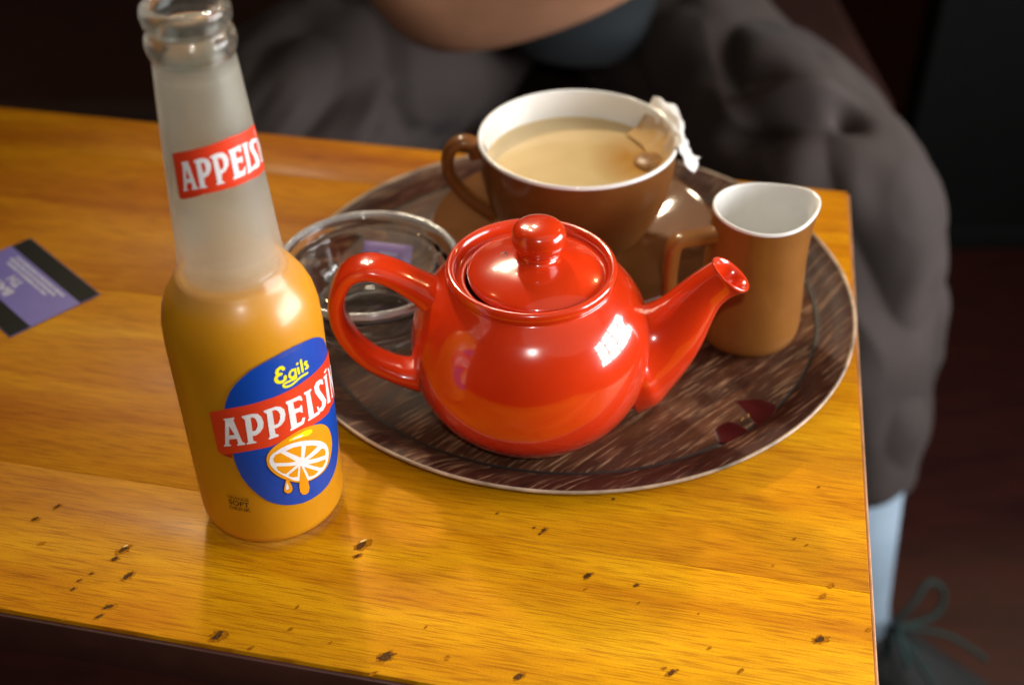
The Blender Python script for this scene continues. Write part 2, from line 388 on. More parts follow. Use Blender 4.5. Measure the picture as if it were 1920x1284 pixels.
mesh('plate', *lathe(sp, 112), BRN_SHADE, sc)
mesh('underside', *lathe(smoothprof([(.0760, .01905), (.0752, .0180), (.065, .0140), (.052, .0096), (.038, .0053), (.030, .0030), (.0285, .0), (.0265, .0), (.0260, .0020), (0, .0022)], 5), 112), WHT, sc)
cup = empty('teacup', (CX, CY, .0075)); tag(cup, 'wide brown teacup with white inside holding milky tea', 'cup')
co = smoothprof([(0, .0015), (.0225, .0015), (.0240, .0), (.0258, .0005), (.0262, .0030), (.0300, .0075), (.0375, .0165), (.0435, .0270), (.0478, .0390), (.0502, .0520), (.0512, .0640), (.0514, .0668)], 6)
mesh('outer_wall', *lathe(co, 112), BRN_SHADE, cup)
ci = smoothprof([(.0514, .0669), (.0511, .0680), (.0502, .0684), (.0493, .0678), (.0489, .0660), (.0478, .0540), (.0452, .0400), (.0405, .0270), (.0335, .0160), (.024, .0085), (.012, .0060), (0, .0055)], 6)
mesh('inner_wall', *lathe(ci, 112), WHT, cup)
CH = [(-.0512, .0602, .0062, .0050), (-.0535, .0652, .0056, .0040), (-.0590, .0672, .0052, .0036), (-.0645, .0642, .0050, .0034), (-.0670, .0565, .0050, .0033), (-.0655, .0470, .0050, .0033), (-.0590, .0370, .0050, .0034), (-.0505, .0290, .0054, .0040), (-.0430, .0240, .0060, .0050)]
h = mesh('handle', *sweep([(x, 0, z, a, b) for x, z, a, b in crom(CH, 7)], (0, 1, 0), 24, power=2.3), BRN_SHADE, cup); h.rotation_euler = (0, 0, rad(4))
TEA = NT('milky_tea'); v = TEA.coords(); f = TEA.noise(v, 30, 3, .5, .8)
gm = TEA.new('TexGradient'); gm.gradient_type = 'SPHERICAL'; mpt = TEA.new('Mapping'); mpt.vector_type = 'TEXTURE'; mpt.inputs['Location'].default_value = (.034, .002, 0); mpt.inputs['Scale'].default_value = (.030, .030, .030)
TEA.link(v, mpt.inputs['Vector']); TEA.link(mpt.outputs[0], gm.inputs[0]); ad = TEA.new('Math'); ad.operation = 'MULTIPLY'; TEA.link(gm.outputs['Fac'], ad.inputs[0]); TEA.link(f, ad.inputs[1])
TEA.set(Base_Color=TEA.mix(TEA.ramp(ad.outputs[0], [(.0, (0, 0, 0)), (.35, (1, 1, 1))]), TEA.ramp(f, [(.3, (.62, .45, .22)), (.7, (.69, .52, .27))]), (.52, .25, .05)), Roughness=.12); TEA.p.inputs['Subsurface Weight'].default_value = .0
tl = [(0, .0), (.03, .0), (.0455, .0), (.0470, .0002), (.0479, .0009)]
tag(mesh('milky_tea', *lathe(tl, 96), TEA.m, loc=(CX, CY, .0600)), 'pale milky tea filling the brown teacup', 'tea')

# tea bag: wet paper pouch folded over the right of the rim, dry white flap outside
PAP = NT('teabag_paper'); v = PAP.coords(kind='Object'); f = PAP.noise(v, 260, 4)
at = PAP.new('Attribute'); at.attribute_name = 'wet'
PAP.set(Base_Color=PAP.mix(at.outputs['Fac'], PAP.ramp(f, [(.3, (.58, .54, .51)), (.7, (.70, .67, .64))]), (.52, .30, .09)), Roughness=.7); PAP.bump(f, .5, .0006)
def teabag():
    ns, ntt = 26, 16; vs, fs, wet = [], [], []
    path = crom([(.0375, .0572), (.0430, .0590), (.0472, .0640), (.0492, .0700), (.0505, .0722), (.0528, .0718), (.0550, .0675), (.0570, .0610), (.0590, .0570)], 5)[:]
    for i in range(ns):
        s = i/(ns-1); q = path[min(int(s*(len(path)-1)), len(path)-1)]
        for j in range(ntt):
            t = j/(ntt-1)
            phi = rad(-16+60*t*(1-.12*s)+5*math.sin(7*s+3*t)*s)
            r = q[0]+(.0075*(s**2)*max(t-.45, 0)*2)+(.0010+.0030*s)*noise.noise((s*6, t*7, 1)); z = q[1]+(.0012+.0022*s)*noise.noise((s*5, t*8, 7))+.011*max(s-.55, 0)*max(t-.4, 0)*3
            if s > .8 and t < .3: r += .006*(s-.8)/.2*(t*3.3)
            if s < .35: z = max(z, .0574)
            vs.append((r*math.cos(phi), r*math.sin(phi), z)); wet.append(max(0, min(1, 1.45-s*2.6+.35*noise.noise((s*6, t*6, 3)))))
    for i in range(ns-1):
        for j in range(ntt-1): fs.append((i*ntt+j, i*ntt+j+1, (i+1)*ntt+j+1, (i+1)*ntt+j))
    o = mesh('tea_bag', vs, fs, PAP.m, loc=(CX, CY, .0035))
    a = o.data.attributes.new('wet', 'FLOAT', 'POINT'); a.data.foreach_set('value', wet)
    md = o.modifiers.new('solid', 'SOLIDIFY'); md.thickness = .0004; md.offset = 1
    return o
tb = teabag(); tag(tb, 'crumpled white paper tea bag hung over the teacup rim', 'tea bag')
mesh('pouch', *lathe(smoothprof([(0, -.0022), (.006, -.0018), (.0095, 0), (.006, .0022), (0, .0028)], 4), 20), plain('wet_tea_leaves', (.30, .14, .035), .35, .4, 300, bump=.6), tb, loc=(.0385, -.0015, .0572))

# ------------------------------------------------------------------ brown milk jug
JX, JY = .1170, .474; JA = rad(14)
jug = empty('milk_jug', (JX, JY, .0031), JA); tag(jug, 'small brown milk jug with white inside and square handle', 'jug')
def jf(r, z, a):
    k = max(0, (z-.040)/.034); k = min(k, 1.02); lip = math.exp(-(a if a < PI else a-2*PI)**2/(2*.40**2))
    rr = r*(1+.26*k**2.0*lip) if r > .012 else r
    zz = z+(.0022*lip+.0006*math.cos(2*a))*k**3 if z > .03 else z
    return rr*math.cos(a), rr*math.sin(a), zz
jo = smoothprof([(0, .0010), (.019, .0010), (.0215, .0), (.0240, .0014), (.0254, .0052), (.0258, .0110), (.0255, .0200), (.0246, .0350), (.0237, .0500), (.0231, .0620), (.0230, .0705)], 6)
mesh('outer_wall', *lathe(jo, 96, jf), BRN, jug)
ji = smoothprof([(.0230, .0706), (.0228, .0716), (.0221, .0719), (.0214, .0713), (.0212, .0690), (.0215, .0600), (.0222, .0450), (.0232, .0250), (.0235, .0110), (.0215, .0050), (.012, .0034), (0, .0032)], 6)
mesh('inner_wall', *lathe(ji, 96, jf), WHT, jug)
JH = [(-.0195, .0605, .0052, .0044), (-.0265, .0603, .0044, .0035), (-.0350, .0603, .0042, .0033), (-.0402, .0597, .0042, .0033), (-.0424, .0568, .0042, .0033), (-.0430, .0510, .0042, .0033), (-.0431, .0390, .0041, .0032), (-.0418, .0275, .0041, .0033), (-.0365, .0208, .0042, .0034), (-.0295, .0182, .0045, .0038), (-.0225, .0166, .0055, .0048)]
mesh('handle', *sweep([(x, 0, z, a, b) for x, z, a, b in crom(JH, 6)], (0, 1, 0), 24, power=3.2), BRN, jug)

# ------------------------------------------------------------------ glass bowl with a purple packet
GL = NT('clear_glass'); GL.set(Base_Color=(.96, .97, .97), Roughness=.0, IOR=1.53); GL.p.inputs['Transmission Weight'].default_value = 1; GL = GL.m
bowl = empty('glass_bowl', (-.0700, .4815, .0032)); tag(bowl, 'small clear glass bowl with moulded ribs behind the teapot handle', 'bowl')
def bf(r, z, a):
    k = min(max((z-.004)/.02, 0), 1)*min(max((.0345-z)/.004, 0), 1)
    w = abs(math.sin(a*5+.4))**.6; rr = r*(1+.026*k*(w-.7)) if r > .026 else r
    return rr*math.cos(a), rr*math.sin(a), z
bo = smoothprof([(0, .0015), (.0200, .0015), (.0225, .0), (.0262, .0), (.0275, .0012), (.0282, .0034), (.0276, .0046), (.0296, .0058), (.0312, .0078), (.0306, .0090), (.0328, .0106), (.0352, .0140), (.0398, .0230), (.0425, .0300), (.0437, .0340), (.0441, .0356), (.0442, .0368), (.0437, .0377), (.0428, .0379), (.0418, .0372), (.0409, .0356), (.0404, .0322), (.0390, .0312), (.0376, .0300), (.0350, .0230), (.0305, .0150), (.0240, .0092), (.0180, .0074), (0, .0070)], 5)
mesh('bowl_wall', *lathe(bo, 120, bf), GL, bowl)
RG = NT('highlight_rim_glass'); RG.set(Base_Color=(.90, .93, .95), Roughness=.14, IOR=1.53); RG.p.inputs['Transmission Weight'].default_value = .74  # whitish ring: the window's highlight on the rim put into the colour
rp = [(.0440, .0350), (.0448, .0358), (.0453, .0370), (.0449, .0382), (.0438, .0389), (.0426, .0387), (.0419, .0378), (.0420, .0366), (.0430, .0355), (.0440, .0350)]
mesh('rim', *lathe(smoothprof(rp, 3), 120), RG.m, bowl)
PUR = plain('purple_paper', (.30, .22, .46), .45, .15, 60)
pk = empty('sugar_packet', (-.0640, .5050, .0250), rad(12)); pk.rotation_euler = (rad(48), 0, rad(-12)); tag(pk, 'small purple paper packet lying inside the glass bowl', 'packet')
def pillow(w, hh, t, n=12):
    vs, fs = [], []
    for sgn in (1, -1):
        for i in range(n+1):
            for j in range(n+1):
                x, y = i/n*2-1, j/n*2-1
                vs.append((x*w/2, y*hh/2, sgn*(t/2*(max(0, (1-x**4)*(1-y**4)))**.6+.00012)))
    N1 = (n+1)**2
    for b in (0, N1):
        for i in range(n):
            for j in range(n): fs.append((b+i*(n+1)+j, b+i*(n+1)+j+1, b+(i+1)*(n+1)+j+1, b+(i+1)*(n+1)+j))
    return vs, fs
mesh('wrapper', *pillow(.026, .018, .003), PUR, pk)
pw = plain('packet_pale_print', (.50, .45, .62), .5)
for k in range(3): mesh('print_mark', *box(-.006+.0012*k, .004+.001*k, -.0038+.0032*k, -.0024+.0032*k, .00158, .0018), pw, pk, smooth=False)

# ------------------------------------------------------------------ purple card on the table
cardm = empty('business_card', (-.2174, .5116, .0003)); cardm.rotation_euler = (0, 0, math.atan2(.0538, -.0532)); tag(cardm, 'purple and black printed card lying at the left of the table', 'card')
# local +x runs along the near black strip edge, +y towards the lower left
CW, CHT = .0757, .051
mesh('paper', *box(0, CW, 0, CHT, 0, .0004), plain('card_purple', (.165, .140, .46), .4, .06, 80), cardm, smooth=False)
blk = plain('card_black', (.008, .009, .007), .6, spec=.15)
mesh('black_strip', *box(.0002, CW-.0002, .0002, .0115, .00041, .00046), blk, cardm, smooth=False)
mesh('black_strip', *box(.0002, CW-.0002, .0395, CHT-.0002, .00041, .00046), blk, cardm, smooth=False)
ink = plain('card_white_ink', (.62, .64, .72), .5)
def text_shapes(txt, bold=0):
    cu = bpy.data.curves.new('lettering', 'FONT'); cu.body = txt; cu.size = 1; cu.resolution_u = 4; cu.offset = bold
    o = bpy.data.objects.new('lettering', cu); C.objects.link(o)
    dg = bpy.context.evaluated_depsgraph_get(); me = bpy.data.meshes.new_from_object(o.evaluated_get(dg))
    vs = [tuple(v.co) for v in me.vertices]; fs = [tuple(p.vertices) for p in me.polygons]
    bpy.data.objects.remove(o); bpy.data.curves.remove(cu); bpy.data.meshes.remove(me)
    x0 = min(v[0] for v in vs); x1 = max(v[0] for v in vs); y0 = min(v[1] for v in vs); y1 = max(v[1] for v in vs)
    return [((x-x0)/(x1-x0), (y-y0)/(y1-y0)) for x, y, _ in vs], fs
def card_text(txt, x0, x1, y0, y1):
    vs, fs = text_shapes(txt, .02)
    mesh('lettering', [(x0+a*(x1-x0), y0+b*(y1-y0), .00047) for a, b in vs], fs, ink, cardm, smooth=False)
card_text('BAR', .034, .052, .0310, .0365)
card_text('TH', .037, .048, .0235, .0290)
rng = random.Random(3); parts = []
for row in range(3):
    x = .012+.004*row
    while x < .062:
        L = rng.uniform(.0012, .0030)
        parts.append(box(x, x+L, .0138+.0030*row, .0153+.0030*row, .00045, .0005)); x += L+rng.uniform(.0005, .0012)
tag(mesh('print_line', *join(*parts), ink, cardm, smooth=False), kind='stuff')

# ------------------------------------------------------------------ orange soft drink bottle
BX, BY = -.1017, .35965
def frost():
    n = NT('frosted_glass'); v = n.coords(); f = n.noise(v, 160, 4); g = n.noise(v, 700, 3); big = n.noise(v, 45, 3)
    n.set(Base_Color=(.93, .96, .94), Roughness=.42, IOR=1.47); n.p.inputs['Transmission Weight'].default_value = 1
    d = n.new('BsdfPrincipled'); d.inputs['Base Color'].default_value = (.56, .54, .45, 1); d.inputs['Roughness'].default_value = .28
    tl = n.new('BsdfTranslucent'); tl.inputs[0].default_value = (.75, .72, .62, 1)
    m0 = n.new('MixShader'); m0.inputs[0].default_value = .45; n.link(d.outputs[0], m0.inputs[1]); n.link(tl.outputs[0], m0.inputs[2])
    dry = n.new('MixShader'); n.link(n.ramp(big, [(.32, (.07, .07, .07)), (.70, (.34, .34, .34))]), dry.inputs[0]); n.link(n.p.outputs[0], dry.inputs[1]); n.link(m0.outputs[0], dry.inputs[2])
    # where the drink wets the wall the matt surface turns clear
    tr = n.new('BsdfTransparent'); gl = n.new('BsdfGlossy'); gl.inputs['Roughness'].default_value = .22
    lw = n.new('LayerWeight'); lw.inputs[0].default_value = .25; fr = n.new('MapRange'); fr.inputs['To Min'].default_value = .03; fr.inputs['To Max'].default_value = .10; n.link(lw.outputs['Facing'], fr.inputs['Value'])
    wet0 = n.new('MixShader'); n.link(fr.outputs[0], wet0.inputs[0]); n.link(tr.outputs[0], wet0.inputs[1]); n.link(gl.outputs[0], wet0.inputs[2])
    wet = n.new('MixShader'); n.link(n.ramp(f, [(.2, (.004, .004, .004)), (.8, (.02, .02, .02))]), wet.inputs[0]); n.link(wet0.outputs[0], wet.inputs[1]); n.link(d.outputs[0], wet.inputs[2])
    sx = n.new('SeparateXYZ'); n.link(v, sx.inputs[0]); mr = n.new('MapRange'); mr.inputs['From Min'].default_value = .136; mr.inputs['From Max'].default_value = .162
    n.link(sx.outputs[2], mr.inputs['Value'])
    clr = n.new('BsdfPrincipled'); clr.inputs['Base Color'].default_value = (.90, .95, .93, 1); clr.inputs['Roughness'].default_value = .05; clr.inputs['IOR'].default_value = 1.47; clr.inputs['Transmission Weight'].default_value = 1
    mr2 = n.new('MapRange'); mr2.inputs['From Min'].default_value = .203; mr2.inputs['From Max'].default_value = .2085; n.link(sx.outputs[2], mr2.inputs['Value'])
    mf = n.new('MapRange'); mf.inputs['To Max'].default_value = .85; n.link(mr2.outputs[0], mf.inputs['Value'])
    top = n.new('MixShader'); n.link(mf.outputs[0], top.inputs[0]); n.link(dry.outputs[0], top.inputs[1]); n.link(clr.outputs[0], top.inputs[2]); dry = top
    # haze grows from the wet shoulder into the dry neck
    hz = n.new('MapRange'); hz.inputs['From Min'].default_value = .1165; hz.inputs['From Max'].default_value = .1345; hz.inputs['To Min'].default_value = .0; hz.inputs['To Max'].default_value = .42
    n.link(sx.outputs[2], hz.inputs['Value'])
    haze = n.new('MixShader'); n.link(hz.outputs[0], haze.inputs[0]); n.link(wet.outputs[0], haze.inputs[1]); n.link(m0.outputs[0], haze.inputs[2])
    mx = n.new('MixShader'); n.link(mr.outputs[0], mx.inputs[0]); n.link(haze.outputs[0], mx.inputs[1]); n.link(dry.outputs[0], mx.inputs[2])
    n.link(mx.outputs[0], n.out.inputs['Surface']); n.bump(g, .25, .0003); return n.m
FROST = frost()
bt = empty('soda_bottle', (BX, BY, .0)); tag(bt, 'frosted glass bottle of orange soft drink with blue and red label', 'bottle')
outer = [(.0240, .0016), (.0262, .0003), (.0283, .0010), (.0296, .0040), (.0300, .0090), (.0300, .0500), (.0300, .0960), (.0297, .1040), (.0285, .1105), (.0265, .1155), (.0240, .1195), (.0215, .1230), (.0197, .1270), (.0188, .1320), (.0182, .1390), (.0172, .1550), (.0155, .1800), (.0138, .2020), (.0134, .2065), (.0137, .2083), (.0145, .2103), (.0147, .2125), (.0143, .2145), (.0134, .2158), (.0130, .2168), (.0132, .2178), (.0140, .2188), (.0143, .2205), (.0143, .2225), (.0138, .2243), (.0126, .2251), (.0110, .2248), (.0102, .2236)]
inner = [(.0100, .2200), (.0103, .2050), (.0122, .1800), (.0140, .1550), (.0150, .1390), (.0158, .1310), (.0168, .1262), (.0176, .1252)]
glass = mesh('glass', *lathe([(0, .0030), (.018, .0028)]+smoothprof(outer, 4)+smoothprof(inner, 4), 112), FROST, bt)
DR = NT('orange_drink'); v = DR.coords(); f = DR.noise(v, 14, 3)
DR.set(Base_Color=DR.ramp(f, [(.3, (.60, .250, .0)), (.7, (.67, .295, .0))]), Roughness=.4)
DR.p.inputs['Subsurface Weight'].default_value = .3; DR.p.inputs['Subsurface Radius'].default_value = (1, .55, .08); DR.p.inputs['Subsurface Scale'].default_value = .010
dr = [(0, .0060), (.0200, .0058), (.0270, .0062), (.0288, .0078), (.0296, .0110), (.02965, .0500), (.02965, .0960), (.0293, .1040), (.0281, .1103), (.0261, .1152), (.0236, .1191), (.0212, .1225), (.0205, .1236), (.0190, .1242), (0, .1242)]
tag(mesh('orange_drink', *lathe(dr, 96), DR.m, loc=(BX, BY, 0)), 'cloudy orange drink filling the bottle up to its shoulder', 'drink')
OZ = [p[1] for p in outer[4:18]]; OR = [p[0] for p in outer[4:18]]
def brad(z): return float(np.interp(z, OZ, OR))
def ink_mat(name, col, rough=.4): return plain(name, col, rough, .05, 300)
def decal(name, vs, fs, mt, parent, layer):
    """vs in (theta deg, z mm): cut fine enough to follow the curve, then laid on the glass"""
    bm = bmesh.new(); V = [bm.verts.new((a*.5, z, 0)) for a, z in vs]
    for q in fs:
        try: bm.faces.new([V[i] for i in q])
        except ValueError: pass
    x0 = min(v.co.x for v in bm.verts); x1 = max(v.co.x for v in bm.verts)
    x = x0+1.4
    while x < x1:
        bmesh.ops.bisect_plane(bm, geom=bm.verts[:]+bm.edges[:]+bm.faces[:], plane_co=(x, 0, 0), plane_no=(1, 0, 0), dist=1e-5); x += 1.4
    for v in bm.verts:
        th = rad(v.co.x*2); z = v.co.y/1000; r = brad(z)+.00012+layer*.00007
        v.co = (r*math.sin(th), -r*math.cos(th), z)
    bm.verts.index_update(); vv = [v.co.copy() for v in bm.verts]; ff = [tuple(v.index for v in q.verts) for q in bm.faces]; bm.free()
    o = mesh(name, vv, ff, mt, parent)
    return o
def pts(flat): return [(flat[i]/10, flat[i+1]/10) for i in range(0, len(flat), 2)]
def poly(outl, *holes):
    loops = [[Vector((a, b, 0)) for a, b in l] for l in (outl,)+holes]
    fs = geometry.tessellate_polygon(loops); vs = [tuple(p[:2]) for l in loops for p in l]
    return vs, [tuple(f) for f in fs]
def many(*vf): return join(*vf)
def cpoly(flat, n=4):
    p = pts(flat) if isinstance(flat[0], (int, float)) else flat
    q = crom([p[-1]]+p+[p[0], p[1]], n)[n:-n-n if False else None]
    q = crom(p+[p[0]], n)[:-1]
    return poly([(float(a), float(b)) for a, b in q])
T = {"blue":[-82,814,-70,837,-51,861,-19,896,23,929,79,959,150,989,241,1009,311,1018,409,1025,503,1022,602,1009,693,990,770,962,843,925,890,882,894,360,842,334,772,297,700,275,618,258,527,252,435,252,355,257,282,268,214,282,150,301,88,327,31,366,-24,413,-59,457,-80,505,-91,548,-90,587],"band_top":[-209,782,-84,810,-3,822,96,831,207,839,320,842,414,845,504,845,584,844,682,840,775,832,858,827],"band_bot":[-211,584,-177,568,-90,584,-6,597,93,605,192,608,262,616,333,622,410,627,537,617,642,604,755,590,792,596,871,584],"fold":[-208,586,-177,567,-102,558,-91,587],"A":[-105,762,-25,773,-27,765,-35,761,-2,649,16,642,14,635,-44,629,-42,635,-33,642,-35,658,-38,665,-94,659,-103,634,-89,630,-91,625,-149,616,-145,622,-133,631,-95,753,-107,758],"Ah":[-74,729,-89,679,-46,685],"P":[30,779,103,786,140,782,161,765,170,736,160,710,135,690,107,679,77,676,77,651,97,645,96,640,25,636,27,641,39,648,46,762,28,773],"Ph":[87,769,83,700,106,702,123,719,128,737,121,759,108,768],"Q":[185,790,220,794,273,795,305,787,328,768,332,742,318,715,290,699,261,693,237,693,237,666,259,655,258,649,184,646,185,652,195,658,202,773,184,785],"Qh":[242,781,241,708,269,711,287,728,293,752,284,770,266,781],"E":[348,800,461,796,474,789,483,766,466,770,452,778,403,782,405,747,446,741,460,748,471,744,468,710,457,712,444,722,407,724,408,674,443,671,459,686,482,678,462,654,348,652,347,660,358,664,359,782,347,792],"L":[503,796,575,789,578,782,559,777,567,663,599,660,622,656,631,640,504,652,502,659,514,661,518,778,502,789],"S":[722,776,728,750,706,756,687,768,663,766,666,745,707,700,737,662,714,644,668,638,629,647,610,665,607,684,621,681,634,663,668,665,674,682,643,715,609,757,609,784,638,796,685,790],"I":[741,778,803,768,811,761,798,759,808,630,813,621,747,638,746,644,754,646,759,762,741,771],"acc":[760,793,796,795,820,790,816,785,791,781,764,786],"N":[847,773,918,757,923,747,921,656,916,604,846,622,846,637,847,757],"orange":[142,549,159,573,197,597,232,609,291,622,368,633,448,633,534,617,612,592,669,562,713,524,736,476,736,438,715,407,681,378,636,357,577,349,521,349,459,353,404,361,353,374,307,392,254,417,201,449,163,482,144,512],"white":[160,540,179,563,224,578,283,588,356,588,432,574,513,547,585,514,637,478,662,449,668,418,653,391,624,370,580,358,523,355,461,359,405,368,351,384,309,401,267,428,226,454,187,485,163,516],"segs":[[190,542,211,561,248,565,281,543,352,491,313,497,196,522],[205,502,272,488,347,472,262,448,236,459,209,481],[364,459,344,410,313,416,286,428,279,439],[380,460,389,452,421,364,425,324,411,301,382,298,358,307,344,327,344,355,359,399],[409,444,528,374,482,369,437,379],[443,445,545,386,571,376,614,388,618,401],[448,467,594,470,621,457,630,436,621,421],[422,485,451,542,507,524,556,499],[395,498,413,555,351,567,287,566]],"hi":[322,611,348,616,444,618,500,609,525,597,519,587,481,585,443,593,380,600,330,605],"hiw":[346,607,362,612,435,607,445,600,411,600],"drop":[265,422,279,401,291,367,283,348,265,342,242,347,229,361,233,381,254,414],"dropw":[257,406,267,369,251,363,240,369],"script":[[5.4,[372,952,364,961,348,963,329,958,321,949,327,939,349,934]],[5.4,[329,934,313,929,306,918,318,904,346,898,371,903,376,915]],[4,[458,924,432,928,414,920,410,907,426,895,452,897]],[4,[460,925,459,891,452,884,420,885,382,886,355,883,356,873,377,866,414,864,463,871,508,875,562,871]],[4,[485,922,489,896]],[4.4,[483,943,486,943]],[4.2,[519,948,522,894]],[4,[570,922,554,926,552,919,571,905,574,895,553,897]]],"t1":[-222,329,-43,323,-44,341,-217,344],"t2":[-216,295,-49,290,-47,316,-210,322],"t3":[-215,266,-44,264,-46,284,-216,285],"neck":{"top":[-370,1782,-254,1796,-1,1817,244,1830,421,1836,633,1829,790,1822,881,1818],"bot":[-354,1633,-348,1620,-323,1617,-241,1626,-15,1651,216,1660,377,1661,568,1660,769,1648,863,1644],"A":[-237,1761,-138,1770,-141,1765,-139,1760,-85,1679,-69,1674,-71,1670,-150,1665,-148,1669,-137,1674,-137,1691,-202,1687,-220,1664,-192,1663,-200,1660,-268,1653,-264,1658,-251,1664,-224,1752,-236,1755],"Ah":[-186,1739,-201,1702,-147,1708],"P":[-70,1773,-6,1781,57,1782,101,1777,126,1760,113,1739,76,1721,21,1711,15,1685,38,1679,37,1676,-58,1672,-56,1676,-42,1680,-48,1763,-72,1769],"Ph":[9,1765,20,1729,45,1733,59,1745,54,1762,33,1767],"Q":[129,1786,203,1793,275,1793,318,1782,338,1764,324,1743,281,1727,227,1718,212,1693,244,1687,242,1684,145,1682,148,1686,162,1692,155,1777,127,1782],"Qh":[208,1776,217,1733,255,1736,271,1750,270,1767,248,1776],"E":[355,1793,513,1796,531,1793,521,1771,500,1771,488,1780,439,1779,438,1755,496,1754,523,1756,512,1733,497,1733,482,1739,434,1738,437,1707,493,1705,528,1716,542,1714,509,1688,348,1687,347,1692,370,1699,368,1780,355,1789],"L":[549,1794,651,1790,657,1785,632,1781,617,1696,657,1696,666,1686,548,1685,548,1690,564,1696,571,1782,548,1789],"S":[701,1783,765,1784,856,1774,840,1760,796,1767,761,1766,754,1751,802,1720,824,1691,786,1679,713,1681,660,1687,664,1701,698,1699,727,1702,724,1720,676,1755,671,1773]}}
BLUE = ink_mat('label_blue', (.001, .055, .38)); REDI = ink_mat('label_red', (.70, .045, .012)); WHI = ink_mat('label_white', (.80, .79, .80)); ORI = ink_mat('label_orange', (.78, .30, .004))
YEL = ink_mat('label_yellow', (.86, .80, .005)); DRK = ink_mat('label_dark_line', (.012, .012, .05)); FOLD = ink_mat('label_fold_red', (.42, .022, .006)); BRI = ink_mat('label_brown_ink', (.05, .012, .004))
bl = pts(T['blue']); k = bl.index((89.0, 88.2))
bl = bl[:k+1]+[(93.5, 82), (96, 75), (97, 66), (97, 57), (95.5, 48), (93, 41)]+bl[k+1:]
label = decal('label', *poly(bl), BLUE, bt, 0)
band = pts(T['band_top'])+[(92, 82), (99, 80.5), (107, 78.2), (107.5, 70), (107.2, 58.4), (104, 56.8), (95, 57.8)]+pts(T['band_bot'])[::-1]
rb = decal('ribbon', *poly(band), REDI, bt, 1); decal('ribbon_fold', *poly(pts(T['fold'])), FOLD, rb, 0)
def letter(d, extra=()):
    L = [poly(pts(d['A']), pts(d['Ah'])), poly(pts(d['P']), pts(d['Ph'])), poly(pts(d['Q']), pts(d['Qh'])), poly(pts(d['E'])), poly(pts(d['L'])), poly(pts(d['S']))]
    return L+[poly(e) for e in extra]
N_ = [(84.0, 77.6), (87.2, 76.9), (93.4, 66.5), (93.2, 74.2), (92.4, 75.4), (97.6, 74.0), (96.6, 72.8), (97.2, 57.6), (95.6, 58.4), (88.0, 71.5), (88.3, 62.3), (89.3, 60.8), (84.6, 62.2), (85.4, 63.6), (85.3, 75.8), (84.1, 76.9)]
main = many(*letter(T, [pts(T['I']), pts(T['acc']), N_]))
decal('lettering', *main, WHI, rb, 3)
o_ = pts(T['orange'])
decal('orange_outline', *cpoly([(a-.5+.0*b, b-.45) for a, b in o_]), DRK, label, 2.0)
fr = decal('orange_fruit', *cpoly(T['orange']), ORI, label, 2.8)
decal('orange_flesh', *cpoly(T['white']), WHI, label, 3.6)
decal('orange_segments', *many(*[poly(pts(s)) for s in T['segs']]), ORI, label, 4.4)
decal('drop_outline', *many(*[cpoly([(a+(.45 if a > sum(p[0] for p in q)/len(q) else -.45), b-.35) for a, b in q]) for q in (pts(T['drop']),)]), DRK, label, 3.9)
decal('juice_drop', *cpoly(T['drop']), ORI, label, 4.4)
decal('drop_shine', *poly(pts(T['dropw'])), WHI, label, 5.2)
decal('fruit_shine', *cpoly(T['hi']), YEL, label, 3.6); decal('fruit_glint', *poly(pts(T['hiw'])), WHI, label, 4.4)
def stroke(wd, flat):
    p = pts(flat); q = crom([(a*.5236, b) for a, b in p], 5); q = [Vector((float(a), float(b))) for a, b in q]
    h_ = wd*.5; L, Rr = [], []
    for i, a in enumerate(q):
        t = (q[min(i+1, len(q)-1)]-q[max(i-1, 0)]).normalized(); nn = Vector((-t.y, t.x)); L.append(a+nn*h_); Rr.append(a-nn*h_)
    vs = [(v.x/.5236, v.y) for v in L+Rr]; n = len(q); fs = [(i, i+1, n+i+1, n+i) for i in range(n-1)]
    for c, s in ((q[0], -1), (q[-1], 1)):
        t = (q[1]-q[0] if s < 0 else q[-1]-q[-2]).normalized()*s; nn = Vector((-t.y, t.x)); b = len(vs)
        vs.append((c.x/.5236, c.y))
        for k in range(9):
            a = PI*k/8; v = c+nn*h_*math.cos(a)+t*h_*math.sin(a); vs.append((v.x/.5236, v.y))
        for k in range(8): fs.append((b, b+1+k, b+2+k))
    return vs, fs
for i, (wd, fl) in enumerate(T['script']):
    decal('script_lettering', *stroke(wd/4.0, fl), YEL, label, 2.0+.12*i)
def fit_text(txt, q, bold):
    a, b, c, d = q; vs, fs = text_shapes(txt, bold)
    return [((a[0]*(1-x)+b[0]*x)*(1-y)+(d[0]*(1-x)+c[0]*x)*y, (a[1]*(1-x)+b[1]*x)*(1-y)+(d[1]*(1-x)+c[1]*x)*y) for x, y in vs], fs
decal('small_lettering', *many(fit_text('ORANGE', pts(T['t1']), .0), fit_text('SOFT', pts(T['t2']), .02), fit_text('DRINK', pts(T['t3']), .01)), BRI, bt, 0)
nb = pts(T['neck']['top'])+[(96, 181), (108, 179.6), (120, 178), (120, 171), (119.8, 163.3), (117, 161.8), (104, 163)]+pts(T['neck']['bot'])[::-1]
nr = decal('neck_ribbon', *poly(nb), REDI, bt, 0)
I_ = [(86.5, 177.2), (91, 176.6), (90.2, 175.8), (90.4, 168.2), (91, 167.2), (86.6, 168.0), (87.2, 168.8), (87.0, 176.2)]; AC = [(87, 178.4), (89, 180.2), (90.6, 180), (88.4, 178)]
N2 = [(93, 176.4), (97, 175.8), (105, 169.5), (105, 173.6), (104, 174.6), (110, 173.6), (109, 172.8), (109.4, 164.2), (107.4, 164.6), (97.6, 172.4), (97.8, 167.4), (98.8, 166.4), (93.2, 167.2), (94.2, 168.2), (94.2, 175.4)]
decal('lettering', *many(*letter(T['neck'], [I_, AC, N2])), WHI, nr, 2)

